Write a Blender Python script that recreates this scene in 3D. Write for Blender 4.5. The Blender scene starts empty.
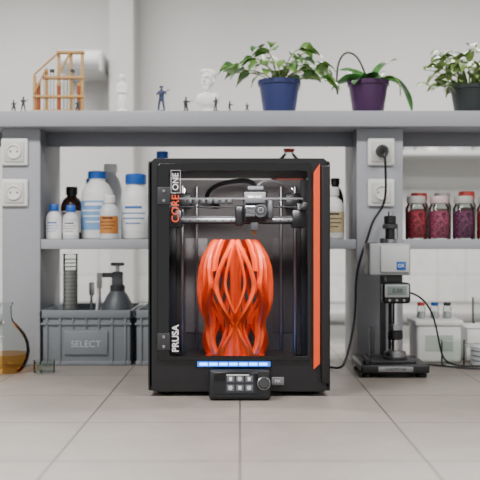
import bpy, bmesh, math, random
import numpy as np
from mathutils import Vector, Matrix
random.seed(4)
R=math.radians
scene=bpy.context.scene
COL=scene.collection

def S(r,g,b):
    def f(c):
        c/=255.0
        return c/12.92 if c<=0.04045 else ((c+0.055)/1.055)**2.4
    return (f(r),f(g),f(b),1.0)

MATS={}
def mat(name,col,rough=0.5,metal=0.0,var=0.0,scale=20.0,bump=0.0,emit=None,estr=0.0,coat=0.0,spec=0.5):
    if name in MATS: return MATS[name]
    m=bpy.data.materials.new(name); m.use_nodes=True
    nt=m.node_tree; b=nt.nodes['Principled BSDF']
    b.inputs['Base Color'].default_value=col
    b.inputs['Roughness'].default_value=rough
    b.inputs['Metallic'].default_value=metal
    b.inputs['Coat Weight'].default_value=coat
    b.inputs['Specular IOR Level'].default_value=spec
    if emit:
        b.inputs['Emission Color'].default_value=emit
        b.inputs['Emission Strength'].default_value=estr
    if var>0 or bump>0:
        tc=nt.nodes.new('ShaderNodeTexCoord')
        n=nt.nodes.new('ShaderNodeTexNoise'); n.inputs['Scale'].default_value=scale
        n.inputs['Detail'].default_value=4
        nt.links.new(tc.outputs['Object'],n.inputs['Vector'])
        if var>0:
            mx=nt.nodes.new('ShaderNodeMix'); mx.data_type='RGBA'
            mx.inputs[6].default_value=tuple(max(0,c*(1-var)) for c in col[:3])+(1,)
            mx.inputs[7].default_value=tuple(min(1,c*(1+var)) for c in col[:3])+(1,)
            nt.links.new(n.outputs['Fac'],mx.inputs[0])
            nt.links.new(mx.outputs[2],b.inputs['Base Color'])
        if bump>0:
            bp=nt.nodes.new('ShaderNodeBump'); bp.inputs['Strength'].default_value=bump
            bp.inputs['Distance'].default_value=0.002
            nt.links.new(n.outputs['Fac'],bp.inputs['Height'])
            nt.links.new(bp.outputs['Normal'],b.inputs['Normal'])
    MATS[name]=m; return m

def glass(name,col,refl=0.12,rough=0.03):
    if name in MATS: return MATS[name]
    m=bpy.data.materials.new(name); m.use_nodes=True
    nt=m.node_tree; nt.nodes.clear()
    o=nt.nodes.new('ShaderNodeOutputMaterial')
    t=nt.nodes.new('ShaderNodeBsdfTransparent'); t.inputs[0].default_value=col
    g=nt.nodes.new('ShaderNodeBsdfGlossy'); g.inputs['Roughness'].default_value=rough
    g.inputs['Color'].default_value=(1,1,1,1)
    lw=nt.nodes.new('ShaderNodeLayerWeight'); lw.inputs['Blend'].default_value=refl
    mx=nt.nodes.new('ShaderNodeMixShader')
    nt.links.new(lw.outputs['Fresnel'],mx.inputs[0])
    nt.links.new(t.outputs[0],mx.inputs[1]); nt.links.new(g.outputs[0],mx.inputs[2])
    nt.links.new(mx.outputs[0],o.inputs[0])
    MATS[name]=m; return m

def root(name,loc=(0,0,0),rz=0.0):
    e=bpy.data.objects.new(name,None); e.empty_display_size=0.05
    e.location=loc; e.rotation_euler=(0,0,rz); COL.objects.link(e); return e

def finish(name,me,m,parent=None,loc=(0,0,0),rot=(0,0,0),smooth=True,ang=38):
    if smooth:
        me.polygons.foreach_set('use_smooth',[True]*len(me.polygons))
        me.set_sharp_from_angle(angle=R(ang))
    if m: me.materials.append(m)
    ob=bpy.data.objects.new(name,me); COL.objects.link(ob)
    ob.location=loc; ob.rotation_euler=rot
    if parent: ob.parent=parent
    return ob

def box(name,lo,hi,m,parent=None,bevel=0.0,seg=2,rot=(0,0,0)):
    c=[(a+b)/2 for a,b in zip(lo,hi)]; s=[abs(b-a) for a,b in zip(lo,hi)]
    bm=bmesh.new(); bmesh.ops.create_cube(bm,size=1)
    bmesh.ops.scale(bm,vec=s,verts=bm.verts)
    if bevel>0: bmesh.ops.bevel(bm,geom=bm.edges[:],offset=min(bevel,min(s)*0.49),segments=seg,affect='EDGES',profile=0.5)
    me=bpy.data.meshes.new(name); bm.to_mesh(me); bm.free()
    return finish(name,me,m,parent,c,rot)

def lathe(name,prof,m,parent=None,loc=(0,0,0),rot=(0,0,0),n=32,lobes=0,lamp=0):
    V=[];F=[]
    for r,z in prof:
        for i in range(n):
            a=2*math.pi*i/n; rr=r*(1+lamp*math.cos(lobes*a)) if lobes else r
            V.append((rr*math.cos(a),rr*math.sin(a),z))
    k=len(prof)
    for j in range(k-1):
        for i in range(n):
            i2=(i+1)%n
            F.append((j*n+i,j*n+i2,(j+1)*n+i2,(j+1)*n+i))
    if prof[0][0]>1e-6: F.append(tuple(reversed(range(n))))
    if prof[-1][0]>1e-6: F.append(tuple(range((k-1)*n,k*n)))
    me=bpy.data.meshes.new(name); me.from_pydata(V,[],F); 
    bm=bmesh.new(); bm.from_mesh(me); bmesh.ops.remove_doubles(bm,verts=bm.verts,dist=1e-6); bm.to_mesh(me); bm.free()
    return finish(name,me,m,parent,loc,rot)

def cyl(name,r,p0,p1,m,parent=None,n=24):
    p0=Vector(p0);p1=Vector(p1);d=p1-p0;L=d.length;b=min(r*0.12,L*0.2)
    ob=lathe(name,[(0,0),(r-b,0),(r,b),(r,L-b),(r-b,L),(0,L)],m,parent,p0,(0,0,0),n)
    ob.rotation_euler=d.to_track_quat('Z','Y').to_euler(); return ob

def tube(name,pts,r,m,parent=None,res=10):
    cu=bpy.data.curves.new(name,'CURVE'); cu.dimensions='3D'; cu.bevel_depth=r; cu.bevel_resolution=3
    cu.use_fill_caps=True; cu.resolution_u=res
    sp=cu.splines.new('NURBS'); sp.points.add(len(pts)-1)
    for i,p in enumerate(pts): sp.points[i].co=(p[0],p[1],p[2],1)
    sp.use_endpoint_u=True; sp.order_u=min(4,len(pts))
    cu.materials.append(m)
    ob=bpy.data.objects.new(name,cu); COL.objects.link(ob)
    if parent: ob.parent=parent
    return ob

def text(name,s,size,loc,m,parent=None,rot=(R(90),0,0),ext=0.0002,bold=0.0):
    cu=bpy.data.curves.new(name,'FONT'); cu.body=s; cu.size=size; cu.extrude=ext; cu.offset=bold
    cu.align_x='CENTER'; cu.align_y='CENTER'; cu.materials.append(m)
    ob=bpy.data.objects.new(name,cu); COL.objects.link(ob); ob.location=loc; ob.rotation_euler=rot
    if parent: ob.parent=parent
    return ob

def mesh(name,V,F,m,parent=None,loc=(0,0,0),smooth=True,ang=60):
    me=bpy.data.meshes.new(name); me.from_pydata(V,[],F); me.update()
    return finish(name,me,m,parent,loc,(0,0,0),smooth,ang)

# ---------------------------------------------------------------- materials
M_black=mat('black_powder_coat',S(26,26,28),0.40,bump=0.05,scale=900)
M_black2=mat('black_plastic',S(20,20,22),0.35)
M_dark=mat('dark_grey_plastic',S(52,53,56),0.45)
M_chrome=mat('chrome',S(205,205,208),0.18,1.0)
M_steel=mat('brushed_steel',S(165,165,168),0.35,1.0)
M_white=mat('white_plastic',S(226,226,222),0.35)
M_paper=mat('white_paper',S(232,232,230),0.8)
M_blue=mat('blue_cap',S(24,86,170),0.4)
M_orange=mat('orange_plastic',S(248,84,30),0.5)
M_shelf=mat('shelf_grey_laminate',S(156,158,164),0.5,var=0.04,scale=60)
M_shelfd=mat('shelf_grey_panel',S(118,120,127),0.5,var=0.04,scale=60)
M_glass=glass('clear_glass',(0.93,0.96,0.95,1),0.25)
M_red=mat('red_cap',S(190,60,50),0.45)
M_txt=mat('print_white',S(235,235,235),0.5)

# ---------------------------------------------------------------- room
M_wall=mat('painted_wall',S(202,201,199),0.8,var=0.02,scale=3,bump=0.05)
M_ceil=mat('ceiling_paint',S(230,230,228),0.9,var=0.01,scale=4)
M_floor=mat('vinyl_floor',S(150,146,140),0.5,var=0.08,scale=12)
FZ=-0.9
box('floor',(-3.2,-3.6,FZ-0.1),(3.2,2.9,FZ),M_floor)
box('ceiling',(-3.2,-3.6,1.9),(3.2,2.9,2.0),M_ceil)
box('wall_back',(-3.2,2.7,FZ),(3.2,2.9,1.9),M_wall)
box('wall_left',(-3.3,-3.6,FZ),(-3.2,2.9,1.9),M_wall)
box('wall_right',(3.2,-3.6,FZ),(3.3,2.9,1.9),M_wall)

def brickmat(name,c1,c2,mortar,scale,w,h,ms,rough,offset=0.0,bump=0.3):
    m=bpy.data.materials.new(name); m.use_nodes=True; nt=m.node_tree; b=nt.nodes['Principled BSDF']
    tc=nt.nodes.new('ShaderNodeTexCoord'); mp=nt.nodes.new('ShaderNodeMapping')
    br=nt.nodes.new('ShaderNodeTexBrick'); br.offset=offset
    br.inputs['Color1'].default_value=c1; br.inputs['Color2'].default_value=c2; br.inputs['Mortar'].default_value=mortar
    br.inputs['Scale'].default_value=scale; br.inputs['Brick Width'].default_value=w; br.inputs['Row Height'].default_value=h
    br.inputs['Mortar Size'].default_value=ms; br.inputs['Mortar Smooth'].default_value=0.3
    nt.links.new(tc.outputs['Object'],mp.inputs[0]); nt.links.new(mp.outputs[0],br.inputs[0])
    n=nt.nodes.new('ShaderNodeTexNoise'); n.inputs['Scale'].default_value=14; n.inputs['Detail'].default_value=8; n.inputs['Roughness'].default_value=0.7
    nt.links.new(tc.outputs['Object'],n.inputs[0])
    rp=nt.nodes.new('ShaderNodeMapRange'); rp.inputs[1].default_value=0.3; rp.inputs[2].default_value=0.7; rp.inputs[3].default_value=0.88; rp.inputs[4].default_value=1.06
    nt.links.new(n.outputs['Fac'],rp.inputs[0])
    mx=nt.nodes.new('ShaderNodeVectorMath'); mx.operation='SCALE'
    nt.links.new(br.outputs['Color'],mx.inputs[0]); nt.links.new(rp.outputs[0],mx.inputs['Scale'])
    nt.links.new(mx.outputs[0],b.inputs['Base Color']); b.inputs['Roughness'].default_value=rough
    bp=nt.nodes.new('ShaderNodeBump'); bp.invert=True; bp.inputs['Strength'].default_value=bump; bp.inputs['Distance'].default_value=0.001
    nt.links.new(br.outputs['Fac'],bp.inputs['Height']); nt.links.new(bp.outputs['Normal'],b.inputs['Normal'])
    return m,mp
M_tile,mpt=brickmat('white_wall_tiles',S(220,219,216),S(214,213,210),S(184,184,182),1.0,0.15,0.15,0.003,0.25)
mpt.inputs['Rotation'].default_value=(R(90),0,0)
box('trim_tiles',(-3.2,2.68,0.025),(3.2,2.7,0.62),M_tile)
box('trim_column',(-0.66,2.45,0.026),(-0.54,2.675,1.9),mat('column_paint',S(176,175,173),0.7,var=0.03))
ve=root('ventilation_unit',(-0.80,2.5,1.2))
M_vent=mat('vent_white',S(206,206,204),0.45)
box('housing',(-0.11,-0.12,0.0),(0.11,0.195,0.10),M_vent,ve,0.006)
box('front_panel',(-0.10,-0.128,0.045),(0.10,-0.118,0.092),M_vent,ve,0.003)
for i in range(3): box('louvre_%d'%i,(-0.10,-0.128,0.006+i*0.012),(0.10,-0.115,0.011+i*0.012),mat('louvre_grey',S(120,122,124),0.5),ve,0.002)
bc=root('base_cabinet',(0,2.35,FZ))
M_cab=mat('cabinet_white',S(212,211,208),0.45,var=0.02)
box('carcass',(-2.4,-0.25,0.08),(2.4,0.33,0.88),M_cab,bc)
box('worktop',(-2.42,-0.3,0.88),(2.42,0.32,0.92),mat('worktop_grey',S(170,170,168),0.4,var=0.04),bc,0.004)
for i in range(8):
    x=-2.38+i*0.597
    box('door_panel_%d'%i,(x,-0.27,0.1),(x+0.58,-0.25,0.86),M_cab,bc,0.003)
    box('handle_%d'%i,(x+0.5,-0.295,0.7),(x+0.515,-0.27,0.82),M_steel,bc,0.004)
ws=root('wall_shelf',(1.25,2.55,0.78))
box('board',(-0.6,-0.14,0),(0.7,0.13,0.025),mat('shelf_board_white',S(190,190,188),0.5),ws,0.003)
for x in(-0.5,0.5): box('bracket_%d'%(x>0),(x,-0.1,-0.12),(x+0.02,0.13,0.0),M_steel,ws,0.003)

# ---------------------------------------------------------------- lamps
def lamp(x,y,e):
    l=root('ceiling_lamp',(x,y,1.9))
    box('housing',(-0.65,-0.17,-0.06),(0.65,0.17,0.0),M_white,l,0.008)
    box('diffuser',(-0.62,-0.14,-0.066),(0.62,0.14,-0.06),mat('lamp_diffuser',(1,1,1,1),0.5,emit=(1,0.985,0.965,1),estr=4),l)
    ld=bpy.data.lights.new('lamp_light','AREA'); ld.shape='RECTANGLE'; ld.size=1.24; ld.size_y=0.3; ld.energy=e; ld.color=(1,0.98,0.955)
    lo=bpy.data.objects.new('lamp_light',ld); COL.objects.link(lo); lo.parent=l; lo.location=(0,0,-0.075)
lamp(-1.1,-0.9,58); lamp(1.1,-0.9,34); lamp(-1.1,1.5,50); lamp(1.1,1.5,46)
w=bpy.data.worlds.new('World'); scene.world=w; w.use_nodes=True
w.node_tree.nodes['Background'].inputs[0].default_value=(0.97,0.985,1,1)
w.node_tree.nodes['Background'].inputs[1].default_value=0.92

# ---------------------------------------------------------------- bench
lb=root('lab_bench',(0,0,0))
M_top,mp2=brickmat('bench_ceramic_tiles',S(152,143,136),S(146,138,131),S(98,92,87),1.0,0.30,0.30,0.0024,0.42,0.0,0.4)
mp2.inputs['Location'].default_value=(0.2,0.06,0)
box('top',(-1.3,-0.85,-0.035),(1.7,1.0,-0.0006),M_top,lb,0.004)
box('body',(-1.25,-0.75,FZ+0.1),(1.65,0.95,-0.035),M_cab,lb)
box('plinth',(-1.2,-0.7,FZ),(1.6,0.9,FZ+0.1),M_dark,lb)
for i in range(5): 
    x=-1.24+i*0.58
    box('front_door_%d'%i,(x,-0.77,FZ+0.13),(x+0.56,-0.75,-0.05),M_cab,lb,0.003)

# ---------------------------------------------------------------- reagent shelf
rs=root('reagent_shelf',(0,0.5,0))
for i,xc in enumerate((-0.622,0.3975,1.417)):
    w_=0.054 if i==0 else 0.0655
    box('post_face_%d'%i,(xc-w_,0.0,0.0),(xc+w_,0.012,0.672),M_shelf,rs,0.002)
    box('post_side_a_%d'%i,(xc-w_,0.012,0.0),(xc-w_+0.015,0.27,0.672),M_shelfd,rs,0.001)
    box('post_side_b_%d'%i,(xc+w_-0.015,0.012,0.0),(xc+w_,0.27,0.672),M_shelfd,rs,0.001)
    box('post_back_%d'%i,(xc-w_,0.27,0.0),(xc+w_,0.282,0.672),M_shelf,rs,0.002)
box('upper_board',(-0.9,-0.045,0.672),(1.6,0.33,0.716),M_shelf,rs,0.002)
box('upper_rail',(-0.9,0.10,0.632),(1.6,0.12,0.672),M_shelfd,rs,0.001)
for i,(a,b) in enumerate(((-0.568,0.332),(0.463,1.352))):
    box('lower_board_%d'%i,(a,0.005,0.329),(b,0.28,0.357),M_shelf,rs,0.002)

def socket(x,z):
    s=root('power_socket',(x,0.4995,z))
    box('plate',(-0.038,-0.009,-0.039),(0.038,0,0.039),M_white,s,0.006,3)
    box('insert',(-0.028,-0.013,-0.029),(0.028,-0.009,0.029),mat('socket_insert',S(205,205,200),0.4),s,0.003)
    lathe('recess_rim',[(0.021,0),(0.021,0.004),(0.018,0.005),(0.018,0.001),(0,0.001)],M_white,s,(0,-0.013,0),(R(90),0,0))
    for dx in(-0.0095,0.0095): cyl('pin_hole_%d'%(dx>0),0.0025,(dx,-0.0145,0),(dx,-0.0135,0),M_black2,s)
    return s
for x in(-0.639,0.400):
    socket(x,0.605); socket(x,0.489)

pc=root('power_cable',(0,0,0))
lathe('plug',[(0,0),(0.018,0),(0.019,0.012),(0.013,0.03),(0.011,0.036),(0,0.036)],M_black2,pc,(0.40,0.483,0.605),(R(90),0,0))
tube('lead',[(0.40,0.452,0.605),(0.40,0.43,0.60),(0.405,0.44,0.53),(0.41,0.475,0.45),(0.375,0.476,0.42),(0.36,0.475,0.36),(0.34,0.475,0.31),(0.32,0.46,0.24),(0.325,0.45,0.15),(0.29,0.40,0.02),(0.27,0.38,0.0045),(0.25,0.43,0.0045),(0.22,0.47,0.0045)],0.0035,M_black2,pc)
sc=root('signal_cable',(0,0,0))
tube('lead',[(0.452,0.33,0.215),(0.50,0.34,0.20),(0.54,0.40,0.11),(0.56,0.45,0.02),(0.60,0.46,0.0035),(0.66,0.44,0.0035),(0.72,0.48,0.0035),(0.85,0.50,0.0035)],0.0026,M_black2,sc)
sc=root('signal_cable',(0,0,0))
tube('lead',[(0.50,0.52,0.003),(0.54,0.48,0.003),(0.60,0.44,0.003),(0.64,0.40,0.003),(0.74,0.40,0.003),(0.9,0.44,0.003)],0.0026,M_dark,sc)

# ---------------------------------------------------------------- 3D printer
pr=root('desktop_3d_printer',(0,0,0))
X0,X1,Z1=-0.209,0.205,0.541
D=0.444
M_inner=mat('inner_back_grey',S(104,100,99),0.55,var=0.05)
box('left_panel',(X0,0.0,0.012),(X0+0.012,D,Z1-0.006),M_black,pr,0.004,3)
box('right_panel',(X1-0.012,0.0,0.012),(X1,D,Z1-0.006),M_black,pr,0.004,3)
box('base_tray',(X0+0.002,0.002,0.012),(X1-0.002,D,0.04),M_black,pr,0.003)
box('back_panel',(X0+0.01,D-0.012,0.03),(X1-0.01,D-0.002,Z1-0.02),M_inner,pr)
box('top_lid',(X0+0.012,0.012,Z1-0.016),(X1-0.012,D-0.004,Z1),M_black,pr,0.004)
def ring(name,x0,x1,z0,z1,ox0,ox1,oz0,oz1,y0,y1,ch,m,parent):
    out=[(x0+ch,z0),(x1-ch,z0),(x1,z0+ch),(x1,z1-ch),(x1-ch,z1),(x0+ch,z1),(x0,z1-ch),(x0,z0+ch)]
    c2=min(0.006,ch*0.8)
    inn=[(ox0+c2,oz0),(ox1-c2,oz0),(ox1,oz0+c2),(ox1,oz1-c2),(ox1-c2,oz1),(ox0+c2,oz1),(ox0,oz1-c2),(ox0,oz0+c2)]
    V=[];F=[];n=8
    for y in(y0,y1):
        V+=[(x,y,z) for x,z in out]; V+=[(x,y,z) for x,z in inn]
    for i in range(n):
        j=(i+1)%n
        F.append((i,j,n+j,n+i)); F.append((2*n+j,2*n+i,3*n+i,3*n+j))
        F.append((j,i,2*n+i,2*n+j)); F.append((n+i,n+j,3*n+j,3*n+i))
    me=bpy.data.meshes.new(name); me.from_pydata(V,[],F)
    bm=bmesh.new(); bm.from_mesh(me); bmesh.ops.recalc_face_normals(bm,faces=bm.faces)
    bm.to_mesh(me); bm.free()
    ob=finish(name,me,m,parent,smooth=True,ang=30)
    b=ob.modifiers.new('bev','BEVEL'); b.width=min(0.002,ch*0.3); b.segments=2; b.limit_method='ANGLE'
    return ob
ring('front_frame',X0,X1,0.010,Z1,-0.176,0.160,0.082,0.515,0.0,0.016,0.014,M_black,pr)
M_door=glass('smoked_acrylic_door',(0.78,0.77,0.77,1),0.08,0.02)
box('door_glass',(-0.186,-0.006,0.083),(0.160,-0.002,0.528),M_door,pr,0.001)
M_blackgl=mat('door_border_gloss',S(14,14,15),0.15)
ring('door_border',-0.187,0.1605,0.082,0.529,-0.160,0.153,0.092,0.512,-0.0075,-0.001,0.005,M_blackgl,pr)
for z in(0.455,0.125):
    box('hinge_%d'%(z>0.3),(-0.187,-0.014,z-0.02),(-0.158,-0.0065,z+0.02),M_dark,pr,0.003)
    for dz in(-0.011,0.011): cyl('hinge_screw',0.0035,(-0.172,-0.016,z+dz),(-0.172,-0.0135,z+dz),M_steel,pr,12)
V=[(0.167,0,0.508),(0.181,0,0.528),(0.181,0,0.075),(0.167,0,0.062)]
Vo=[(x,-0.007,z) for x,y,z in V]+[(x,0.002,z) for x,y,z in V]
mesh('orange_side_strip',Vo,[(3,2,1,0),(4,5,6,7),(0,1,5,4),(1,2,6,5),(2,3,7,6),(3,0,4,7)],M_orange,pr,smooth=False)
box('handle_grip',(0.1835,-0.012,0.03),(0.204,0.0,0.525),M_black,pr,0.005,3)
text('label_series','CORE',0.024,(-0.1455,-0.0085,0.426),M_orange,pr,(R(90),R(-90),0),bold=0.0002)
text('label_number','ONE',0.019,(-0.1455,-0.0085,0.487),M_txt,pr,(R(90),R(-90),0),bold=0.0002)
ring('label_box',-0.1565,-0.1345,0.461,0.513,-0.1556,-0.1354,0.4619,0.5121,-0.0088,-0.0078,0.0012,M_txt,pr)
text('label_maker','PRUSA',0.021,(-0.1455,-0.0085,0.132),M_txt,pr,(R(90),R(-90),0),bold=0.0005)
M_led=mat('blue_led',(0.03,0.2,0.9,1),0.4,emit=(0.06,0.36,1.0,1),estr=8)
M_led2=mat('blue_led_diffuser',(0.02,0.12,0.5,1),0.4,emit=(0.02,0.16,0.8,1),estr=1.6)
box('led_recess',(-0.100,-0.003,0.065),(0.072,0.001,0.082),M_blackgl,pr,0.002)
box('led_diffuser',(-0.097,-0.0042,0.0675),(0.069,-0.002,0.0795),M_led2,pr,0.001)
for i in range(7):
    x=-0.092+i*0.0226
    box('led_%d'%i,(x,-0.0055,0.0705),(x+0.0185,-0.003,0.0765),M_led,pr,0.001)
for x in(-0.17,0.165):
    for y in(0.05,0.39): lathe('foot',[(0,0),(0.02,0),(0.022,0.004),(0.02,0.013),(0,0.013)],M_black2,pr,(x,y,0))
for x in(-0.184,0.176):
    for y in(0.04,0.41): box('inner_post',(x-0.010,y-0.010,0.04),(x+0.010,y+0.010,0.52),M_dark,pr,0.002)
for x in(-0.118,0.112): 
    cyl('lead_screw',0.004,(x,0.40,0.04),(x,0.40,0.50),M_steel,pr)
for x in(-0.155,0.148): cyl('z_rod',0.005,(x,0.37,0.04),(x,0.37,0.50),M_steel,pr)
for i,x in enumerate((-0.163,0.152)): box('y_rail_%d'%i,(x-0.006,0.04,0.43),(x+0.006,0.41,0.442),M_steel,pr,0.001)
M_side=mat('inner_side_grey',S(158,154,152),0.5)
box('inner_side_window',(-0.196,0.07,0.08),(-0.193,0.38,0.42),M_side,pr)
box('inner_side_window_r',(0.190,0.07,0.08),(0.193,0.38,0.42),M_side,pr)
box('rear_vent_plate',(-0.15,0.428,0.10),(-0.09,0.432,0.36),M_side,pr,0.001)
box('rear_vent_plate_r',(0.09,0.428,0.10),(0.15,0.432,0.36),M_inner,pr,0.001)
box('bed_frame',(-0.15,0.10,0.0405),(0.145,0.37,0.050),M_dark,pr,0.002)
box('heated_bed',(-0.14,0.07,0.050),(0.135,0.36,0.0595),mat('steel_sheet',S(70,62,62),0.35,bump=0.2,scale=700),pr,0.002)
for x in(-0.125,0.12): cyl('bed_screw',0.006,(x,0.2,0.0595),(x,0.2,0.0605),M_steel,pr,12)
box('added_bed_glow_strip',(-0.09,0.060,0.060),(0.085,0.066,0.066),M_led,pr,0.001)  # second blue strip, added to strengthen the glow over the bed
ld=bpy.data.lights.new('added_bed_glow_light','AREA'); ld.shape='RECTANGLE'; ld.size=0.17; ld.size_y=0.01; ld.energy=0.5; ld.color=(0.06,0.3,1)  # added lamp that throws blue light onto the bed, no printer part
lo=bpy.data.objects.new('added_bed_glow_light',ld); COL.objects.link(lo); lo.parent=pr; lo.location=(-0.003,0.045,0.085); lo.rotation_euler=(R(40),0,0)
# gantry
box('x_rail_beam',(-0.165,0.205,0.395),(0.155,0.222,0.415),M_dark,pr,0.002)
box('x_rail',(-0.155,0.198,0.399),(0.148,0.205,0.409),M_steel,pr,0.001)
for i in range(15): cyl('rail_hole',0.002,(-0.145+i*0.0205,0.1975,0.404),(-0.145+i*0.0205,0.1985,0.404),M_black2,pr,8)
for s in(-0.163,0.148): 
    box('gantry_end',(s-0.018,0.18,0.385),(s+0.018,0.24,0.43),M_black2,pr,0.004)
    cyl('belt_pulley',0.010,(s,0.185,0.43),(s,0.185,0.446),M_chrome,pr)
tube('belt',[(-0.15,0.186,0.437),(0,0.186,0.437),(0.145,0.186,0.437)],0.0018,M_black2,pr)
box('belt_upper',(-0.16,0.10,0.452),(0.15,0.103,0.456),mat('belt_grey',S(50,50,52),0.7),pr)
for s in(-0.150,0.140):
    box('motor',(s-0.02,0.34,0.44),(s+0.02,0.40,0.48),M_black2,pr,0.004)
    cyl('motor_shaft',0.004,(s,0.37,0.48),(s,0.37,0.495),M_chrome,pr)
# tool head
box('head_body',(0.008,0.150,0.400),(0.066,0.198,0.476),M_black2,pr,0.005,3)
box('head_heatsink',(0.014,0.138,0.412),(0.036,0.150,0.438),M_steel,pr,0.001)
for i in range(5): box('heatsink_fin_%d'%i,(0.014,0.135,0.413+i*0.005),(0.036,0.138,0.4155+i*0.005),M_chrome,pr)
lathe('head_fan_ring',[(0.014,0),(0.016,0.002),(0.016,0.008),(0.013,0.008),(0.013,0.001)],M_dark,pr,(0.050,0.150,0.426),(R(90),0,0))
for i in range(7):
    a=i*2*math.pi/7
    box('fan_blade',(0.049+0.006*math.cos(a),0.1445,0.425+0.006*math.sin(a)),(0.052+0.006*math.cos(a),0.1455,0.431+0.006*math.sin(a)),M_steel,pr,0,1,(0,-a,0))
box('extruder_gearbox',(0.012,0.138,0.444),(0.060,0.150,0.468),M_dark,pr,0.003)
text('head_label','PRUSA',0.011,(0.036,0.1372,0.458),M_txt,pr)
box('head_clamp',(0.018,0.150,0.476),(0.058,0.19,0.488),M_dark,pr,0.003)
box('nozzle_block',(0.026,0.155,0.378),(0.045,0.19,0.400),M_dark,pr,0.003)
lathe('nozzle',[(0,0),(0.001,0),(0.004,0.006),(0.004,0.012),(0,0.012)],mat('brass',S(190,150,80),0.3,1.0),pr,(0.035,0.17,0.366))
box('blower_duct',(-0.012,0.150,0.388),(0.008,0.19,0.440),M_black2,pr,0.006,3)
box('blower_cover',(0.066,0.152,0.405),(0.082,0.19,0.455),M_dark,pr,0.006,3)
tube('cable_bundle',[(0.035,0.18,0.488),(0.035,0.20,0.505),(-0.02,0.26,0.508),(-0.08,0.30,0.495),(-0.10,0.36,0.46),(-0.06,0.41,0.45)],0.006,M_black2,pr)
tube('filament_tube',[(0.045,0.175,0.488),(0.05,0.19,0.503),(0.09,0.25,0.508),(0.13,0.30,0.50),(0.155,0.38,0.46),(0.15,0.42,0.40)],0.003,mat('ptfe_white',S(150,150,150),0.4),pr)
for i in range(7):
    box('cable_chain_link',(-0.135+i*0.017,0.214,0.446),(-0.121+i*0.017,0.232,0.462),M_dark,pr,0.003)
box('light_bar',(-0.12,0.018,0.517),(0.11,0.030,0.523),mat('led_bar_white',(1,1,1,1),0.5,emit=(1,0.97,0.95,1),estr=3),pr,0.001)
ld=bpy.data.lights.new('printer_interior_light','AREA'); ld.shape='RECTANGLE'; ld.size=0.28; ld.size_y=0.04; ld.energy=4.4
lo=bpy.data.objects.new('printer_interior_light',ld); COL.objects.link(lo); lo.parent=pr; lo.location=(0,0.032,0.511); lo.rotation_euler=(R(24),0,0)
# control screen
cs=root('screen_unit'); cs.parent=pr; cs.location=(0,-0.058,0.004); cs.rotation_euler=(R(-16),0,0)
box('screen_housing',(-0.069,0,0),(0.068,0.022,0.066),M_black2,cs,0.006,3)
box('screen_bezel',(-0.058,-0.0015,0.010),(0.040,0.002,0.058),M_blackgl,cs,0.001)
box('display',(-0.032,-0.003,0.013),(0.032,-0.001,0.056),mat('lcd_dark',S(16,18,22),0.2,emit=(0.05,0.06,0.08,1),estr=0.3),cs)
M_ic=mat('icon_glow',S(200,200,200),0.5,emit=(0.8,0.8,0.82,1),estr=0.4); M_ic2=mat('icon_dim',S(70,70,72),0.5,emit=(0.3,0.3,0.3,1),estr=0.2)
for i in range(3):
    for j in range(2):
        x=-0.029+i*0.0205; z=0.017+j*0.0195
        box('icon',(x,-0.0042,z),(x+0.0165,-0.0028,z+0.014),M_ic2,cs,0.001)
        if (i+j)%2: box('icon_glyph',(x+0.005,-0.0052,z+0.003),(x+0.0115,-0.0040,z+0.011),M_ic,cs,0.0005)
        else: lathe('icon_glyph',[(0.0045,0),(0.0045,0.001),(0.0028,0.001),(0.0028,0)],M_ic,cs,(x+0.008,-0.0042,z+0.007),(R(90),0,0),n=16)
box('status_line',(-0.03,-0.004,0.0515),(0.02,-0.0028,0.0535),M_ic,cs)
lathe('knob',[(0.013,0),(0.0125,0.012),(0.0105,0.014),(0,0.014)],M_dark,cs,(0.053,0.0,0.034),(R(90),0,0))
lathe('knob_ring',[(0.0145,0),(0.0145,0.002),(0.0128,0.003),(0.0128,0)],M_steel,cs,(0.053,0.0005,0.034),(R(90),0,0))
box('screen_arm',(-0.04,0.018,0.02),(0.04,0.064,0.045),M_black2,cs,0.003)
box('usb_badge',(0.072,-0.006,0.026),(0.100,0.0,0.044),mat('badge_grey',S(120,120,122),0.4),pr,0.002)
text('badge_label','MK',0.009,(0.086,-0.0065,0.035),M_txt,pr)

# ---------------------------------------------------------------- lattice print
M_print=mat('orange_silk_filament',S(255,80,8),0.42,var=0.04,scale=6,coat=0.1)
lat=root('lattice_sculpture_print',(-0.012,0.215,0.0600),R(0))
PV=[0,.05,.12,.20,.27,.33,.40,.48,.56,.66,.76,.85,.92,.97,1.0]
PR=[.070,.080,.084,.082,.077,.080,.089,.096,.0985,.0985,.094,.085,.074,.064,.056]
LH=0.296
def prof(v): return float(np.interp(v,PV,PR))
def sstep(a,b,x):
    t=min(1,max(0,(x-a)/(b-a))); return t*t*(3-2*t)
def rib(V,F,fphi,v0,v1,w,dep,n=120,rs=1.0):
    s0=len(V); m=7
    for i in range(n+1):
        v=v0+(v1-v0)*i/n; ph=fphi(v); r=prof(v)*(rs(v) if callable(rs) else rs)
        ww=w(v) if callable(w) else w
        rin=max(0.012,r-dep)
        dphi=(fphi(min(1,v+0.004))-fphi(max(0,v-0.004)))/0.008*r/LH
        ww=ww*math.sqrt(1+min(4,dphi*dphi))
        for (t,q) in ((-ww*0.7,rin),(-ww,r-0.006),(-ww*0.75,r-0.003),(0,r),(ww*0.75,r-0.003),(ww,r-0.006),(ww*0.7,rin)):
            c=math.cos(ph-math.pi/2); s=math.sin(ph-math.pi/2)
            V.append((q*c-t*s,(q*s+t*c)*0.97,LH*v))
    for i in range(n):
        for j in range(m):
            a=s0+i*m+j; b=s0+i*m+(j+1)%m
            F.append((a,b,b+m,a+m))
    F.append(tuple(s0+j for j in reversed(range(m)))); F.append(tuple(s0+n*m+j for j in range(m)))
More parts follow.
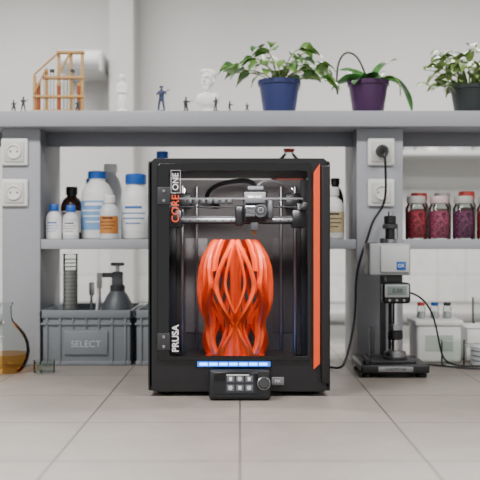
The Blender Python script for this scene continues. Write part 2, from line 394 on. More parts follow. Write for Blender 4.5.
def tri(v,a,p,b,e=1.5):
    if v<=a or v>=b: return 0.0
    x=(v-a)/(p-a) if v<p else (b-v)/(b-p)
    return 1-(1-x)**e if x<1 else 1.0
V=[];F=[]
K=5; hw=math.pi/K
for k in range(K):
    c=k*2*hw
    for sg in(-1,1):
        # main strands: splayed legs -> pinched waist -> broad eye -> crown
        rib(V,F,lambda v:c+sg*hw*(0.10+0.76*tri(v,0.30,0.62,1.03)+0.70*(1-sstep(0.0,0.30,v))),0.0,1.0,0.0052,0.015)
        # strand nested inside the eye
        rib(V,F,lambda v:c+sg*hw*(0.06+0.38*tri(v,0.40,0.64,0.99)),0.27,0.99,0.0036,0.013,rs=0.972)
        # pointed arches over the seams, open below
        rib(V,F,lambda v:c+hw+sg*hw*(0.07+0.46*tri(v,0.06,0.30,0.60)),0.0,0.64,0.0042,0.014,rs=0.985)
    # flank fin rising into the crown
    rib(V,F,lambda v:c+hw,0.74,1.0,0.0038,0.018,50,rs=lambda v:1.0+0.04*sstep(0.74,0.86,v)+0.05*sstep(0.9,1.0,v))
mesh('ribs',V,F,M_print,lat,(0,0,0),True,34)
lathe('inner_core',[(0,0.0),(0.030,0.0),(0.022,0.03),(0.013,0.09),(0.012,0.16),(0.014,0.22),(0.026,0.262),(0.024,0.274),(0,0.276)],M_print,lat,n=48,lobes=5,lamp=0.15)
lathe('base_rim',[(0.050,0.0),(0.0745,0.0),(0.0755,0.003),(0.0745,0.007),(0.050,0.007)],M_print,lat,n=64)

# ---------------------------------------------------------------- test stand
ts=root('force_test_stand',(0.400,0.26,0))
M_lg=mat('instrument_grey',S(168,170,172),0.4,var=0.03)
box('base_plate',(-0.088,0.0,0.012),(0.088,0.20,0.034),M_black,ts,0.005,3)
box('base_top',(-0.06,0.03,0.034),(0.06,0.17,0.040),M_dark,ts,0.003)
box('base_label',(-0.045,-0.002,0.016),(0.045,0.001,0.030),M_steel,ts,0.001)
text('base_label_text','CHEMSTAR',0.011,(0,-0.0025,0.023),M_black2,ts)
for x in(-0.07,0.07):
    for y in(0.025,0.175): lathe('foot',[(0,0),(0.014,0),(0.016,0.004),(0.012,0.013),(0,0.013)],M_black2,ts,(x,y,0))
cyl('levelling_knob',0.010,(-0.072,0.02,0.034),(-0.072,0.02,0.044),M_black2,ts)
cyl('column',0.013,(0.02,0.155,0.034),(0.02,0.155,0.40),M_chrome,ts)
box('column_rail',(-0.014,0.150,0.034),(0.0,0.172,0.36),M_dark,ts,0.002)
box('carriage_head',(-0.058,0.06,0.262),(0.050,0.175,0.346),M_lg,ts,0.004,3)
box('carriage_face',(-0.030,0.054,0.270),(0.046,0.061,0.340),mat('instrument_light',S(196,197,198),0.4),ts,0.003)
box('carriage_dark',(-0.059,0.070,0.262),(-0.035,0.14,0.348),M_dark,ts,0.003)
box('inspection_sticker',(0.012,0.052,0.276),(0.036,0.055,0.298),M_blue,ts,0.001)
text('sticker_text','OK',0.013,(0.024,0.0515,0.287),M_txt,ts)
cyl('head_collar',0.017,(0.004,0.11,0.346),(0.004,0.11,0.358),M_steel,ts)
cyl('head_hub',0.013,(0.004,0.11,0.358),(0.004,0.11,0.385),M_black2,ts)
cyl('head_knob',0.020,(0.004,0.11,0.385),(0.004,0.11,0.398),M_dark,ts)
cyl('head_cap',0.016,(0.004,0.11,0.398),(0.004,0.11,0.420),M_black2,ts)
cyl('head_spindle',0.006,(0.004,0.11,0.420),(0.004,0.11,0.432),M_chrome,ts)
box('gauge_mount',(-0.012,0.07,0.235),(0.030,0.15,0.262),M_black2,ts,0.003)
box('gauge_body',(-0.026,0.045,0.188),(0.048,0.085,0.243),M_black2,ts,0.008,3)
box('gauge_bezel',(-0.021,0.0425,0.205),(0.043,0.046,0.238),M_lg,ts,0.003)
box('gauge_lcd',(-0.014,0.041,0.211),(0.036,0.0435,0.234),mat('lcd_grey',S(120,132,128),0.3),ts,0.001)
text('gauge_digits','0.00',0.016,(0.012,0.0405,0.222),M_black2,ts)
for i in range(3): cyl('gauge_button',0.0035,(-0.008+i*0.019,0.043,0.197),(-0.008+i*0.019,0.046,0.197),M_steel,ts,12)
cyl('push_rod',0.0085,(0.012,0.075,0.13),(0.012,0.075,0.19),M_chrome,ts)
cyl('rod_nut',0.014,(0.012,0.075,0.115),(0.012,0.075,0.132),M_steel,ts,6)
cyl('upper_platen',0.020,(0.012,0.075,0.092),(0.012,0.075,0.115),M_black2,ts)
cyl('specimen_post',0.011,(0.012,0.075,0.062),(0.012,0.075,0.092),M_chrome,ts)
cyl('lower_platen',0.028,(0.012,0.075,0.040),(0.012,0.075,0.062),M_steel,ts)
cyl('platen_ring',0.031,(0.012,0.075,0.040),(0.012,0.075,0.047),M_dark,ts)
box('left_guide',(-0.052,0.09,0.034),(-0.040,0.12,0.12),M_dark,ts,0.003)

# ---------------------------------------------------------------- bottles
def bottle(name,x,y,z,r,h,body,cap,label=None,neck=0.45,caph=0.03,liquid=None,labtxt=None):
    e=root(name,(x,y,z)); hn=h-caph
    lathe('body',[(0,0),(r*0.92,0),(r,r*0.1),(r,hn*0.72),(r*0.95,hn*0.78),(r*0.75,hn*0.88),(r*neck,hn*0.94),(r*neck,hn),(0,hn)],body,e)
    lathe('cap',[(r*neck*1.15,0),(r*neck*1.18,0.002),(r*neck*1.18,caph*0.9),(r*neck*1.05,caph),(0,caph)],cap,e,(0,0,hn-0.003),n=24,lobes=12,lamp=0.02)
    if liquid: lathe('contents',[(0,0.003),(r*0.9,0.003),(r*0.95,r*0.12),(r*0.95,hn*0.55),(0,hn*0.55)],liquid,e)
    if label:
        V=[];F=[];n=14
        for i in range(n+1):
            a=R(-90)+R(150)*(i/n-0.5)
            for zz in(hn*0.15,hn*0.62): V.append((1.012*r*math.cos(a),1.012*r*math.sin(a),zz))
        for i in range(n): F.append((2*i,2*i+2,2*i+3,2*i+1))
        mesh('label',V,F,label,e)
        for q in range(4):
            zz=hn*(0.54-q*0.09); 
            V=[];F=[]
            ww=[70,100,90,60][q]
            for i in range(9):
                a=R(-95)+R(ww)*(i/8-0.5)
                for z2 in(zz,zz+hn*(0.045 if q==0 else 0.02)): V.append((1.025*r*math.cos(a),1.025*r*math.sin(a),z2))
            for i in range(8): F.append((2*i,2*i+2,2*i+3,2*i+1))
            mesh('label_print_%d'%q,V,F,labtxt or M_dark,e)
    return e
SZ=0.3573
M_hdpe=mat('hdpe_white',S(222,222,220),0.45)
M_hdpe2=mat('hdpe_translucent',S(200,203,205),0.4)
M_amberliq=mat('amber_contents',S(150,72,24),0.5,var=0.2,scale=60)
M_brown=mat('brown_bottle',S(60,36,26),0.2)
M_lab=M_paper; M_lblue=mat('label_blue',S(50,100,175),0.6)
bottle('reagent_bottle',-0.541,0.56,SZ,0.023,0.105,M_hdpe,M_blue,M_lab,0.5,0.02,labtxt=M_lblue)
bottle('reagent_bottle',-0.492,0.56,SZ,0.023,0.102,M_hdpe2,M_blue,M_lab,0.5,0.02)
bottle('reagent_bottle',-0.425,0.62,SZ,0.047,0.205,M_hdpe,M_blue,mat('label_pale_blue',S(120,160,205),0.6),0.5,0.022,labtxt=M_txt)
bottle('amber_reagent_bottle',-0.378,0.545,SZ,0.027,0.130,M_hdpe2,M_white,mat('label_orange',S(190,122,56),0.6),0.5,0.022,labtxt=M_brown)
bottle('reagent_bottle',-0.308,0.60,SZ,0.043,0.195,M_hdpe,M_blue,M_lab,0.6,0.030,labtxt=M_lblue)
bottle('brown_reagent_bottle',-0.520,0.72,SZ,0.034,0.165,M_brown,M_black2,M_lab,0.45,0.025)
bottle('reagent_bottle',-0.462,0.715,SZ,0.022,0.19,M_hdpe2,M_lblue,None,0.5,0.025)
bottle('reagent_bottle',-0.235,0.66,SZ,0.030,0.268,M_glass,M_blue,None,0.5,0.028)
bottle('reagent_bottle',-0.40,0.72,SZ,0.035,0.235,M_hdpe2,M_white,None,0.5,0.025)
bottle('reagent_bottle',0.268,0.58,SZ,0.038,0.155,M_hdpe,M_white,mat('label_beige',S(200,180,140),0.7),0.5,0.025)
bottle('brown_reagent_bottle',0.292,0.70,SZ,0.026,0.19,M_brown,M_black2,M_lab,0.45,0.02)
gb=root('glass_flask',(0.147,0.64,SZ))
lathe('body',[(0,0),(0.05,0),(0.060,0.02),(0.058,0.16),(0.045,0.225),(0.022,0.250),(0.014,0.258),(0.014,0.266),(0.017,0.268)],M_glass,gb)
lathe('stopper',[(0.012,0),(0.0155,0.003),(0.018,0.006),(0.0165,0.010),(0,0.010)],M_red,gb,(0,0,0.261))
lathe('contents',[(0,0.004),(0.048,0.004),(0.056,0.02),(0.054,0.16),(0.043,0.222),(0,0.222)],glass('pale_red_liquid',(0.75,0.35,0.3,1),0.15),gb)

def jar(x,y,col,lid,r=0.031,h=0.125):
    e=root('specimen_jar',(x,y,SZ))
    lathe('glass_body',[(0,0),(r*0.95,0),(r,0.004),(r,h*0.72),(r*0.8,h*0.80),(r*0.78,h*0.86)],M_glass,e)
    nm='granules_%d_%d_%d'%tuple(int(c*255) for c in col[:3])
    m=MATS.get(nm)
    if not m:
        m=mat(nm,col,0.7); nt=m.node_tree; b=nt.nodes['Principled BSDF']
        vo=nt.nodes.new('ShaderNodeTexVoronoi'); vo.inputs['Scale'].default_value=170
        tc=nt.nodes.new('ShaderNodeTexCoord'); cr=nt.nodes.new('ShaderNodeValToRGB')
        cr.color_ramp.elements[0].color=tuple(min(1,c*2.1+0.03) for c in col[:3])+(1,)
        cr.color_ramp.elements[1].color=tuple(c*0.35 for c in col[:3])+(1,); cr.color_ramp.elements[1].position=0.8
        nt.links.new(tc.outputs['Object'],vo.inputs[0]); nt.links.new(vo.outputs['Distance'],cr.inputs[0]); nt.links.new(cr.outputs[0],b.inputs['Base Color'])
    lathe('granules',[(0,0.003),(r*0.93,0.003),(r*0.95,0.006),(r*0.95,h*0.62),(r*0.6,h*0.66),(0,h*0.67)],m,e)
    lathe('lid',[(r*0.84,0),(r*0.86,0.002),(r*0.86,h*0.15),(r*0.8,h*0.17),(0,h*0.17)],lid,e,(0,0,h*0.83),lobes=20,lamp=0.012,n=60)
M_lidg=mat('lid_grey',S(175,172,170),0.4)
jar(0.512,0.56,S(150,28,48),M_lidg); jar(0.579,0.56,S(150,60,90),mat('lid_pink',S(200,175,178),0.4)); jar(0.650,0.56,S(105,40,80),M_lidg); jar(0.720,0.56,S(160,30,36),M_lidg)
jar(0.545,0.68,S(120,60,60),M_red,0.028,0.14); jar(0.615,0.68,S(96,84,60),M_lidg,0.028,0.14); jar(0.69,0.68,S(80,40,40),M_red,0.028,0.145)

# ---------------------------------------------------------------- crates
def crate(x0,x1,y0,y1,h,lab):
    e=root('storage_crate',((x0+x1)/2,(y0+y1)/2,0)); a=(x1-x0)/2; b=(y1-y0)/2
    m=mat('crate_grey',S(118,124,130),0.5,var=0.04,scale=30); t=0.004
    box('floor_panel',(-a+0.01,-b+0.01,0.0),(a-0.01,b-0.01,0.006),m,e)
    box('front_wall',(-a+0.006,-b+0.006,0),(a-0.006,-b+0.006+t,h),m,e,0.001)
    box('rear_wall',(-a+0.006,b-0.006-t,0),(a-0.006,b-0.006,h),m,e,0.001)
    box('left_wall',(-a+0.006,-b+0.006,0),(-a+0.006+t,b-0.006,h),m,e,0.001)
    box('right_wall',(a-0.006-t,-b+0.006,0),(a-0.006,b-0.006,h),m,e,0.001)
    box('rim_front',(-a,-b,h-0.022),(a,-b+0.008,h),m,e,0.002); box('rim_back',(-a,b-0.008,h-0.022),(a,b,h),m,e,0.002)
    box('rim_left',(-a,-b,h-0.022),(-a+0.008,b,h),m,e,0.002); box('rim_right',(a-0.008,-b,h-0.022),(a,b,h),m,e,0.002)
    box('rim_lower',(-a+0.002,-b+0.001,h-0.042),(a-0.002,-b+0.007,h-0.036),m,e,0.001)
    nr=7
    for i in range(nr):
        x=-a+0.02+i*(2*a-0.04)/(nr-1)
        if lab and 1<i<nr-2 : 
            box('rib_%d'%i,(x-0.002,-b+0.001,h-0.05),(x+0.002,-b+0.007,h-0.02),m,e,0.001); continue
        box('rib_%d'%i,(x-0.0025,-b+0.001,0.004),(x+0.0025,-b+0.007,h-0.02),m,e,0.001)
    box('foot_ridge',(-a+0.004,-b+0.002,0.0),(a-0.004,-b+0.007,0.012),m,e,0.002)
    if lab:
        box('label_frame',(-0.062,-b-0.0005,0.030),(0.062,-b+0.007,0.098),m,e,0.003)
        text('label_text',lab,0.026,(0,-b-0.001,0.060),mat('label_grey_ink',S(175,180,184),0.6),e)
    return e
crate(-0.567,-0.305,0.49,0.79,0.156,'SELECT')
crate(-0.300,-0.033,0.49,0.79,0.156,None)

sp=root('spray_bottle',(-0.362,0.60,0.0065))
M_gs=mat('sprayer_grey',S(74,78,84),0.45)
lathe('body',[(0,0),(0.045,0),(0.05,0.01),(0.05,0.12),(0.044,0.155),(0.028,0.185),(0.018,0.195),(0.018,0.21),(0,0.21)],mat('sprayer_body',S(170,172,172),0.4),sp)
lathe('shoulder',[(0.0505,0),(0.047,0.025),(0.032,0.055),(0.020,0.072),(0,0.072)],M_gs,sp,(0,0,0.128))
lathe('collar',[(0.021,0),(0.022,0.018),(0.018,0.022),(0,0.022)],M_dark,sp,(0,0,0.195),lobes=12,lamp=0.03)
box('pump_head',(-0.016,-0.012,0.215),(0.016,0.012,0.255),M_gs,sp,0.005,3)
box('nozzle_arm',(-0.045,-0.006,0.238),(0.0,0.006,0.252),M_gs,sp,0.003)
cyl('plunger',0.006,(0,0,0.255),(0,0,0.275),M_white,sp)
box('plunger_handle',(-0.02,-0.007,0.272),(0.02,0.007,0.282),M_gs,sp,0.004,3)
gc=root('graduated_cylinder',(-0.497,0.58,0.0065))
lathe('foot',[(0,0),(0.035,0),(0.035,0.006),(0.02,0.012),(0,0.012)],M_hdpe2,gc,n=6)
lathe('tube',[(0.021,0.01),(0.021,0.305),(0.024,0.308)],M_glass,gc)
for i in range(22): lathe('mark_%d'%i,[(0.0213,0),(0.0216,0.0006),(0.0216,0.0018),(0.0213,0.0024)],mat('mark_grey',S(120,122,124),0.6),gc,(0,0,0.06+i*0.011),n=24)
lathe('contents',[(0,0.012),(0.019,0.012),(0.019,0.26),(0,0.26)],mat('grey_powder',S(165,163,157),0.8,var=0.2,scale=200),gc)
for k,(x,y,l,c) in enumerate(((-0.44,0.62,0.22,M_hdpe),(-0.455,0.66,0.19,M_steel),(-0.42,0.68,0.21,M_hdpe2))):
    bb=root('lab_spatula',(x,y,0.007)); cyl('rod',0.004,(0,0,0),(0.02-0.015*k,0.01,l),c,bb,12)
    box('blade',(0.012-0.015*k,0.008,l-0.01),(0.028-0.015*k,0.012,l+0.03),c,bb,0.002)

# ---------------------------------------------------------------- flask left
M_fglass=glass('flask_glass',(0.90,0.93,0.91,1),0.14)
fl=root('round_glass_flask',(-0.632,0.37,0))
lathe('bulb',[(0.0,0.0005),(0.040,0.0005),(0.052,0.012),(0.061,0.032),(0.065,0.056),(0.062,0.080),(0.052,0.103),(0.036,0.122),(0.022,0.136),(0.017,0.150),(0.016,0.178),(0.020,0.181),(0.020,0.187),(0.016,0.188)],M_fglass,fl,n=48)
lathe('amber_liquid',[(0.0,0.003),(0.039,0.003),(0.050,0.013),(0.058,0.032),(0.0615,0.050),(0,0.050)],glass('amber_liquid',S(240,205,150),0.05),fl,n=48)
bk=root('small_beaker',(-0.525,0.36,0))
lathe('glass',[(0,0.0004),(0.026,0.0004),(0.028,0.003),(0.028,0.030),(0.030,0.032),(0.027,0.032),(0.026,0.004),(0,0.003)],M_fglass,bk)

# ---------------------------------------------------------------- right clutter
M_tub=mat('tub_white',S(240,240,238),0.5)
wc=root('white_container',(0.575,0.60,0))
box('tub',(-0.065,-0.06,0.0),(0.065,0.06,0.110),M_tub,wc,0.010,3)
box('lid',(-0.070,-0.065,0.106),(0.070,0.065,0.124),M_tub,wc,0.006,3)
box('label',(-0.040,-0.0615,0.035),(0.040,-0.0595,0.080),mat('label_pale_green',S(190,202,192),0.6),wc)
def tray(x,y,z,a,b,h):
    e=root('sample_tray',(x,y,z)); t=0.003
    box('base',(-a,-b,0),(a,b,t),M_tub,e,0.001)
    for nm,lo,hi in (('front',(-a,-b,0),(a,-b+t,h)),('back',(-a,b-t,0),(a,b,h)),('left',(-a,-b,0),(-a+t,b,h)),('right',(a-t,-b,0),(a,b,h))): box('side_'+nm,lo,hi,M_tub,e,0.001)
    box('lip_front',(-a-0.004,-b-0.004,h-0.003),(a+0.004,-b+t,h),M_tub,e,0.001)
    box('lip_back',(-a-0.004,b-t,h-0.003),(a+0.004,b+0.004,h),M_tub,e,0.001)
tray(0.735,0.64,0.0,0.075,0.07,0.05); tray(0.735,0.64,0.0505,0.072,0.066,0.05)
gt=root('glass_beaker',(0.735,0.64,0.105))
lathe('glass',[(0,0),(0.036,0),(0.038,0.004),(0.038,0.075),(0.041,0.078)],M_fglass,gt)
gt=root('glass_beaker',(0.600,0.48,0.0002))
lathe('glass',[(0,0),(0.03,0),(0.033,0.004),(0.033,0.07),(0.036,0.073)],M_fglass,gt)
for i in range(4):
    dd=root('sample_dish',(0.70,0.50,0.0002+i*0.0135)); lathe('dish',[(0,0),(0.040,0),(0.044,0.003),(0.045,0.013),(0.043,0.013),(0.041,0.004),(0,0.003)],M_hdpe2,dd)
for i,(x,y,c) in enumerate(((0.535,0.60,M_red),(0.575,0.60,M_blue),(0.612,0.60,M_dark))):
    v_=root('sample_vial',(x,y,0.1243))
    lathe('glass',[(0,0),(0.011,0),(0.012,0.002),(0.012,0.032),(0.009,0.037),(0.009,0.040)],M_fglass,v_,n=20)
    lathe('contents',[(0,0.001),(0.010,0.001),(0.0108,0.003),(0.0108,0.02),(0,0.02)],M_hdpe2,v_,n=20)
    lathe('cap',[(0.0105,0),(0.0108,0.001),(0.0108,0.010),(0,0.011)],c,v_,(0,0,0.037),n=20)

# ---------------------------------------------------------------- plants
def leafgen(V,F,base,d,L,W,droop,fold,kind='heart',n=9):
    p=Vector(base); d=Vector(d).normalized(); up=Vector((0,0,1))
    side=d.cross(up)
    if side.length<1e-3: side=Vector((1,0,0))
    side.normalize(); s0=len(V)
    roll=random.uniform(-0.7,0.7); side=Matrix.Rotation(roll,3,d)@side
    for i in range(n+1):
        t=i/n
        if kind=='heart': w_=W*math.sin(math.pi*min(1,t**0.6))**0.85 if 0<t<1 else 0.0005
        else: w_=W*(math.sin(math.pi*min(1,t**0.75))**0.55 if 0<t<1 else 0.0)+0.0008
        nn=side.cross(d).normalized()
        wave=0.06*W*math.sin(t*14)
        V.append(tuple(p-side*w_+nn*(fold*w_+wave))); V.append(tuple(p-side*w_*0.5+nn*fold*w_*0.35)); V.append(tuple(p)); V.append(tuple(p+side*w_*0.5+nn*fold*w_*0.35)); V.append(tuple(p+side*w_+nn*(fold*w_-wave)))
        p=p+d*(L/n); d=(d+Vector((0,0,-droop/n))).normalized()
    for i in range(n):
        for c in range(4):
            a=s0+i*5+c; F.append((a,a+1,a+6,a+5))
def leafmat(name,c1,c2):
    m=mat(name,c1,0.38); nt=m.node_tree; b=nt.nodes['Principled BSDF']
    tc=nt.nodes.new('ShaderNodeTexCoord'); n=nt.nodes.new('ShaderNodeTexNoise'); n.inputs['Scale'].default_value=25
    cr=nt.nodes.new('ShaderNodeValToRGB'); cr.color_ramp.elements[0].position=0.35; cr.color_ramp.elements[1].position=0.65
    cr.color_ramp.elements[0].color=c1; cr.color_ramp.elements[1].color=c2
    nt.links.new(tc.outputs['Object'],n.inputs[0]); nt.links.new(n.outputs['Fac'],cr.inputs[0]); nt.links.new(cr.outputs[0],b.inputs['Base Color'])
    return m
def pot(e,rt,rb,h,m):
    lathe('pot',[(0,0),(rb*0.95,0),(rb,0.004),(rt*0.97,h*0.86),(rt*1.04,h*0.87),(rt*1.05,h),(rt*0.97,h),(rt*0.93,h*0.9),(0,h*0.9)],m,e,n=40)
    lathe('soil',[(rt*0.93,0),(rt*0.6,0.004),(0,0.006)],mat('potting_soil',S(52,38,30),0.95,bump=1,scale=200),e,(0,0,h*0.9))
TZ=0.7163
M_stem=mat('plant_stem',S(110,130,60),0.5)
e=root('potted_pothos',(0.114,0.555,TZ))
pot(e,0.060,0.046,0.100,mat('pot_blue',S(44,54,104),0.35))
V=[];F=[]
tips=[]
for i in range(44):
    az=random.uniform(0,2*math.pi); el=random.uniform(0.0,1.25)
    rr=random.uniform(0.06,0.13)
    p=Vector((math.cos(az)*math.cos(el)*rr*1.05,math.sin(az)*math.cos(el)*rr*0.75,0.112+math.sin(el)*rr*0.75+0.004))
    tips.append((p,az))
for (x,z,az) in ((-0.10,0.125,math.pi),(-0.09,0.15,2.9),(0.12,0.105,0.0),(0.12,0.14,0.0),(0.135,0.10,-0.2),(0.10,0.15,0.2),(-0.075,0.16,2.8),(0.03,0.17,1)): tips.append((Vector((x,-0.03,z)),az))
for k,(p,az) in enumerate(tips):
    L=random.uniform(0.045,0.066)
    leafgen(V,F,p,(math.cos(az)*0.8,math.sin(az)*0.8-0.35,random.uniform(-0.3,0.35)),L,L*0.34,1.5,0.25)
    if k%2==0:
        tube('stem_%d'%k,[(p.x*0.15,p.y*0.15,0.094),(p.x*0.4,p.y*0.4,p.z*0.8+0.03),tuple(p)],0.0016,M_stem,e,4)
mesh('leaves',V,F,leafmat('pothos_leaf',S(48,98,34),S(122,158,76)),e)
e=root('potted_orchid',(0.372,0.555,TZ))
pot(e,0.058,0.044,0.098,mat('pot_purple',S(66,32,74),0.3))
V=[];F=[]
for az,el,L,W,dr in ((0.15,0.75,0.19,0.019,3.6),(-0.25,0.45,0.12,0.021,1.8),(3.0,0.6,0.11,0.020,1.8),(2.5,0.9,0.12,0.020,1.2),(-1.2,0.8,0.09,0.020,1.8),(1.2,0.9,0.11,0.02,1.5),(0.5,1.1,0.13,0.020,1.3),(-2.2,0.6,0.08,0.019,1.8)):
    leafgen(V,F,(0.01*math.cos(az),0.01*math.sin(az),0.092),(math.cos(az)*math.cos(el),math.sin(az)*math.cos(el),math.sin(el)),L,W,dr,0.3,'strap',14)
mesh('leaves',V,F,leafmat('orchid_leaf',S(44,98,40),S(74,132,58)),e)
tube('flower_spike',[(0,0,0.09),(-0.02,-0.01,0.16),(-0.055,-0.01,0.19),(-0.085,-0.01,0.17),(-0.095,-0.01,0.12),(-0.09,-0.01,0.06)],0.0028,mat('dark_stem',S(48,46,34),0.6),e)
tube('aerial_root',[(0.02,-0.02,0.092),(0.06,-0.04,0.13),(0.09,-0.045,0.10),(0.085,-0.045,0.05)],0.002,M_stem,e)
e=root('potted_houseplant',(0.668,0.56,TZ))
pot(e,0.056,0.042,0.085,mat('pot_dark_green',S(44,50,50),0.4))
V=[];F=[]
for i in range(120):
    az=random.uniform(0,2*math.pi); el=random.uniform(-0.15,1.3); rr=random.uniform(0.05,0.155)
    p=Vector((math.cos(az)*math.cos(el)*rr,math.sin(az)*math.cos(el)*rr*0.6,0.092+math.sin(el)*rr*0.75))
    if i%4==0: p.x=-abs(p.x)*1.1
    L=random.uniform(0.035,0.06); leafgen(V,F,p,(math.cos(az),math.sin(az)*0.8-0.2,random.uniform(-0.2,0.7)),L,L*0.28,1.4,0.25)
    if i%3==0: tube('stem_%d'%i,[(p.x*0.15,p.y*0.15,0.08),(p.x*0.5,p.y*0.5,p.z*0.8+0.02),tuple(p)],0.0014,M_stem,e,4)
mesh('leaves',V,F,leafmat('light_leaf',S(82,116,48),S(144,164,92)),e)

# ---------------------------------------------------------------- shelf-top figures
def skin(name,verts,edges,m,parent,sub=2):
    me=bpy.data.meshes.new(name); me.from_pydata([v[:3] for v in verts],edges,[])
    me.materials.append(m)
    ob=bpy.data.objects.new(name,me); COL.objects.link(ob); ob.parent=parent
    md=ob.modifiers.new('Skin','SKIN'); md.use_smooth_shade=True
    for i,v in enumerate(verts): me.skin_vertices[0].data[i].radius=(v[3],v[4] if len(v)>4 else v[3])
    me.skin_vertices[0].data[0].use_root=True
    s=ob.modifiers.new('Sub','SUBSURF'); s.levels=sub; s.render_levels=sub
    return ob
M_sold=mat('soldier_paint',S(60,66,70),0.5,var=0.3,scale=90); M_soldb=mat('soldier_paint_blue',S(50,62,92),0.5,var=0.3,scale=90)
def soldier(x,y,h,m,pose=0,name='toy_soldier',rz=0.0):
    e=root(name,(x,y,TZ),rz); s=h
    lathe('stand',[(0,0),(0.22*s,0),(0.23*s,0.02*s),(0.2*s,0.05*s),(0,0.05*s)],m,e)
    if pose==0:
        v=[(0,0,.52,.085,.07),(0,0,.66,.085,.07),(0,0,.80,.10,.07),(0,0,.87,.04),(0,-.01,.94,.065),
           (-.06,0,.48,.06),(-.10,.02,.28,.045),(-.12,.03,.08,.04),(-.13,-.05,.06,.035),
           (.06,0,.48,.06),(.09,-.06,.28,.045),(.12,-.02,.08,.04),(.13,-.09,.06,.035),
           (-.12,0,.79,.04),(-.18,-.08,.68,.034),(-.06,-.16,.72,.028),
           (.12,0,.79,.04),(.20,-.09,.70,.034),(.10,-.20,.76,.028)]
        ed=[(0,1),(1,2),(2,3),(3,4),(0,5),(5,6),(6,7),(7,8),(0,9),(9,10),(10,11),(11,12),(2,13),(13,14),(14,15),(2,16),(16,17),(17,18)]
        gun=((-.12,-.15,.68),(.36,-.22,.84))
    else:
        v=[(0,0,.34,.10,.08),(0,-.02,.50,.10,.08),(0,-.03,.64,.11,.08),(0,-.04,.72,.045),(0,-.06,.80,.075),
           (-.07,0,.30,.07),(-.12,-.14,.24,.05),(-.12,-.12,.07,.045),(-.12,-.2,.06,.035),
           (.07,0,.28,.07),(.12,-.06,.09,.05),(.14,.12,.07,.045),(.14,.18,.08,.03),
           (-.14,-.03,.62,.045),(-.20,-.12,.52,.036),(-.08,-.22,.56,.03),
           (.14,-.03,.62,.045),(.20,-.12,.54,.036),(.10,-.24,.60,.03)]
        ed=[(0,1),(1,2),(2,3),(3,4),(0,5),(5,6),(6,7),(7,8),(0,9),(9,10),(10,11),(11,12),(2,13),(13,14),(14,15),(2,16),(16,17),(17,18)]
        gun=((-.18,-.2,.54),(.4,-.26,.66))
    v=[tuple(c*s for c in q) for q in v]
    skin('figure',v,ed,m,e)
    hz=v[4]; lathe('helmet',[(0.085*s,0),(0.08*s,0.04*s),(0.05*s,0.075*s),(0,0.085*s)],m,e,(hz[0],hz[1],hz[2]+0.01*s),n=16)
    cyl('rifle',0.016*s,[c*s for c in gun[0]],[c*s for c in gun[1]],m,e,8)
soldier(-0.636,0.475,0.036,M_sold,1); soldier(-0.612,0.485,0.042,M_sold,0,rz=0.4); soldier(-0.455,0.470,0.036,M_sold,1)
soldier(-0.222,0.485,0.072,M_soldb,0); soldier(-0.153,0.475,0.046,M_sold,1,rz=0.5); soldier(-0.068,0.466,0.038,M_sold,0,rz=-0.6); soldier(-0.030,0.475,0.034,M_sold,1,rz=1.2)
soldier(0.02,0.472,0.026,M_sold,1)

M_plaster=mat('white_plaster',S(245,243,240),0.6,bump=0.1,scale=200)
def blob(name,parts,m,parent,vox,k=1.0):
    bm=bmesh.new()
    for (c,r,rot) in parts:
        mtx=Matrix.Translation(Vector(c)*k)@Matrix.Rotation(rot,4,'X')@Matrix.Diagonal((r[0]*k,r[1]*k,r[2]*k,1))
        bmesh.ops.create_icosphere(bm,subdivisions=3,radius=1,matrix=mtx)
    me=bpy.data.meshes.new(name); bm.to_mesh(me); bm.free()
    ob=finish(name,me,m,parent,smooth=True,ang=180)
    md=ob.modifiers.new('r','REMESH'); md.mode='VOXEL'; md.voxel_size=vox; md.use_smooth_shade=True
    s=ob.modifiers.new('s','SMOOTH'); s.iterations=1; return ob
e=root('plaster_bust',(-0.092,0.53,TZ),R(-25))
lathe('socle',[(0,0),(0.022,0),(0.023,0.004),(0.018,0.008),(0.015,0.013),(0.018,0.018),(0,0.018)],M_plaster,e)
blob('bust',[((0,0,0.030),(0.024,0.016,0.018),0),((-0.019,0,0.036),(0.011,0.013,0.015),0),((0.019,0,0.036),(0.011,0.013,0.015),0),((0,-0.008,0.034),(0.018,0.012,0.018),0),
 ((0,0,0.052),(0.011,0.012,0.018),0),
 ((0,0.002,0.086),(0.0160,0.020,0.021),0),((0,-0.005,0.074),(0.0125,0.014,0.017),0),
 ((0,-0.0205,0.079),(0.0030,0.006,0.007),-0.3),((0,-0.010,0.062),(0.0095,0.009,0.011),0),
 ((0,-0.018,0.088),(0.0115,0.004,0.0026),0),((0,-0.0195,0.0695),(0.005,0.0025,0.0016),0),
 ((-0.0160,0.002,0.079),(0.0028,0.005,0.007),0),((0.0160,0.002,0.079),(0.0028,0.005,0.007),0),
 ((0,0.006,0.093),(0.0172,0.019,0.0165),0),((-0.004,-0.007,0.101),(0.012,0.011,0.007),0)],M_plaster,e,0.0011,1.20)
e=root('white_statuette',(-0.335,0.50,TZ))
lathe('plinth',[(0,0),(0.014,0),(0.015,0.004),(0.012,0.010),(0,0.010)],M_plaster,e)
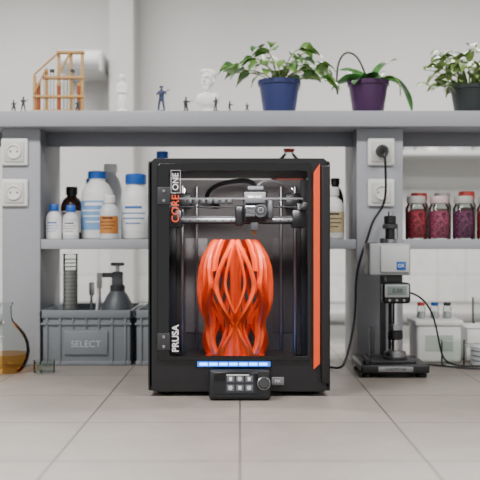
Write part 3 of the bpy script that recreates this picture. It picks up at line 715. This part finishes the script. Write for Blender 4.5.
blob('robed_figure',[((0,0,0.030),(0.012,0.011,0.024),0),((0,0,0.055),(0.010,0.008,0.020),0),((0,0,0.070),(0.013,0.008,0.010),0),((0,0,0.082),(0.004,0.004,0.008),0),((0,-0.001,0.092),(0.0065,0.0075,0.0085),0),
 ((-0.012,-0.002,0.060),(0.004,0.004,0.014),0.2),((0.012,-0.002,0.060),(0.004,0.004,0.014),0.2),((0,-0.009,0.052),(0.010,0.004,0.004),0),((0,0.004,0.090),(0.0085,0.007,0.011),0)],M_plaster,e,0.0011,1.1)
M_wood=mat('light_wood',S(186,146,88),0.55,var=0.15,scale=30)
e=root('wooden_tube_rack',(-0.525,0.55,TZ))
box('base',(-0.075,-0.03,0),(0.075,0.03,0.012),M_wood,e,0.002)
for x,t in((-0.07,0.115),(-0.035,0.135),(0.0,0.175),(0.035,0.185),(0.068,0.185)):
    box('upright',(x-0.004,-0.006,0.012),(x+0.004,0.006,t),M_wood,e,0.001)
box('rail_low',(-0.074,-0.012,0.05),(0.074,0.012,0.057),M_wood,e,0.001)
box('rail_mid',(-0.04,-0.012,0.105),(0.074,0.012,0.112),M_wood,e,0.001)
box('rail_top',(-0.006,-0.012,0.178),(0.074,0.012,0.185),M_wood,e,0.001)
for k,(a,b) in enumerate((((-0.07,-0.012,0.115),(0.0,-0.012,0.178)),((-0.07,-0.012,0.06),(-0.035,-0.012,0.13)),((0.0,-0.012,0.11),(0.035,-0.012,0.18)))): cyl('brace_%d'%k,0.003,a,b,M_wood,e,8)
for i in range(7):
    x=-0.058+i*0.0195; cyl('test_tube_%d'%i,0.006,(x,-0.002,0.014),(x,-0.002,0.085+0.02*(i%3)),M_glass if i%3 else M_amberliq,e,14)
    cyl('tube_cap_%d'%i,0.0068,(x,-0.002,0.084+0.02*(i%3)),(x,-0.002,0.093+0.02*(i%3)),[M_wood,M_red,M_dark][i%3],e,14)

for i in range(9):
    x=0.75+i*0.12
    bottle('storage_bottle',x,2.53,0.8052,0.035,0.14+0.03*(i%3),[M_hdpe2,M_glass,M_hdpe][i%3],[M_blue,M_white,M_dark][i%3])

# ---------------------------------------------------------------- camera
cd=bpy.data.cameras.new('camera'); cd.lens=66; cd.sensor_width=36; cd.clip_start=0.05
co=bpy.data.objects.new('camera',cd); COL.objects.link(co)
co.location=(0,-2.0,0.355); co.rotation_euler=(R(90),0,0)
cd.dof.use_dof=True; cd.dof.focus_distance=2.02; cd.dof.aperture_fstop=4.0
scene.camera=co
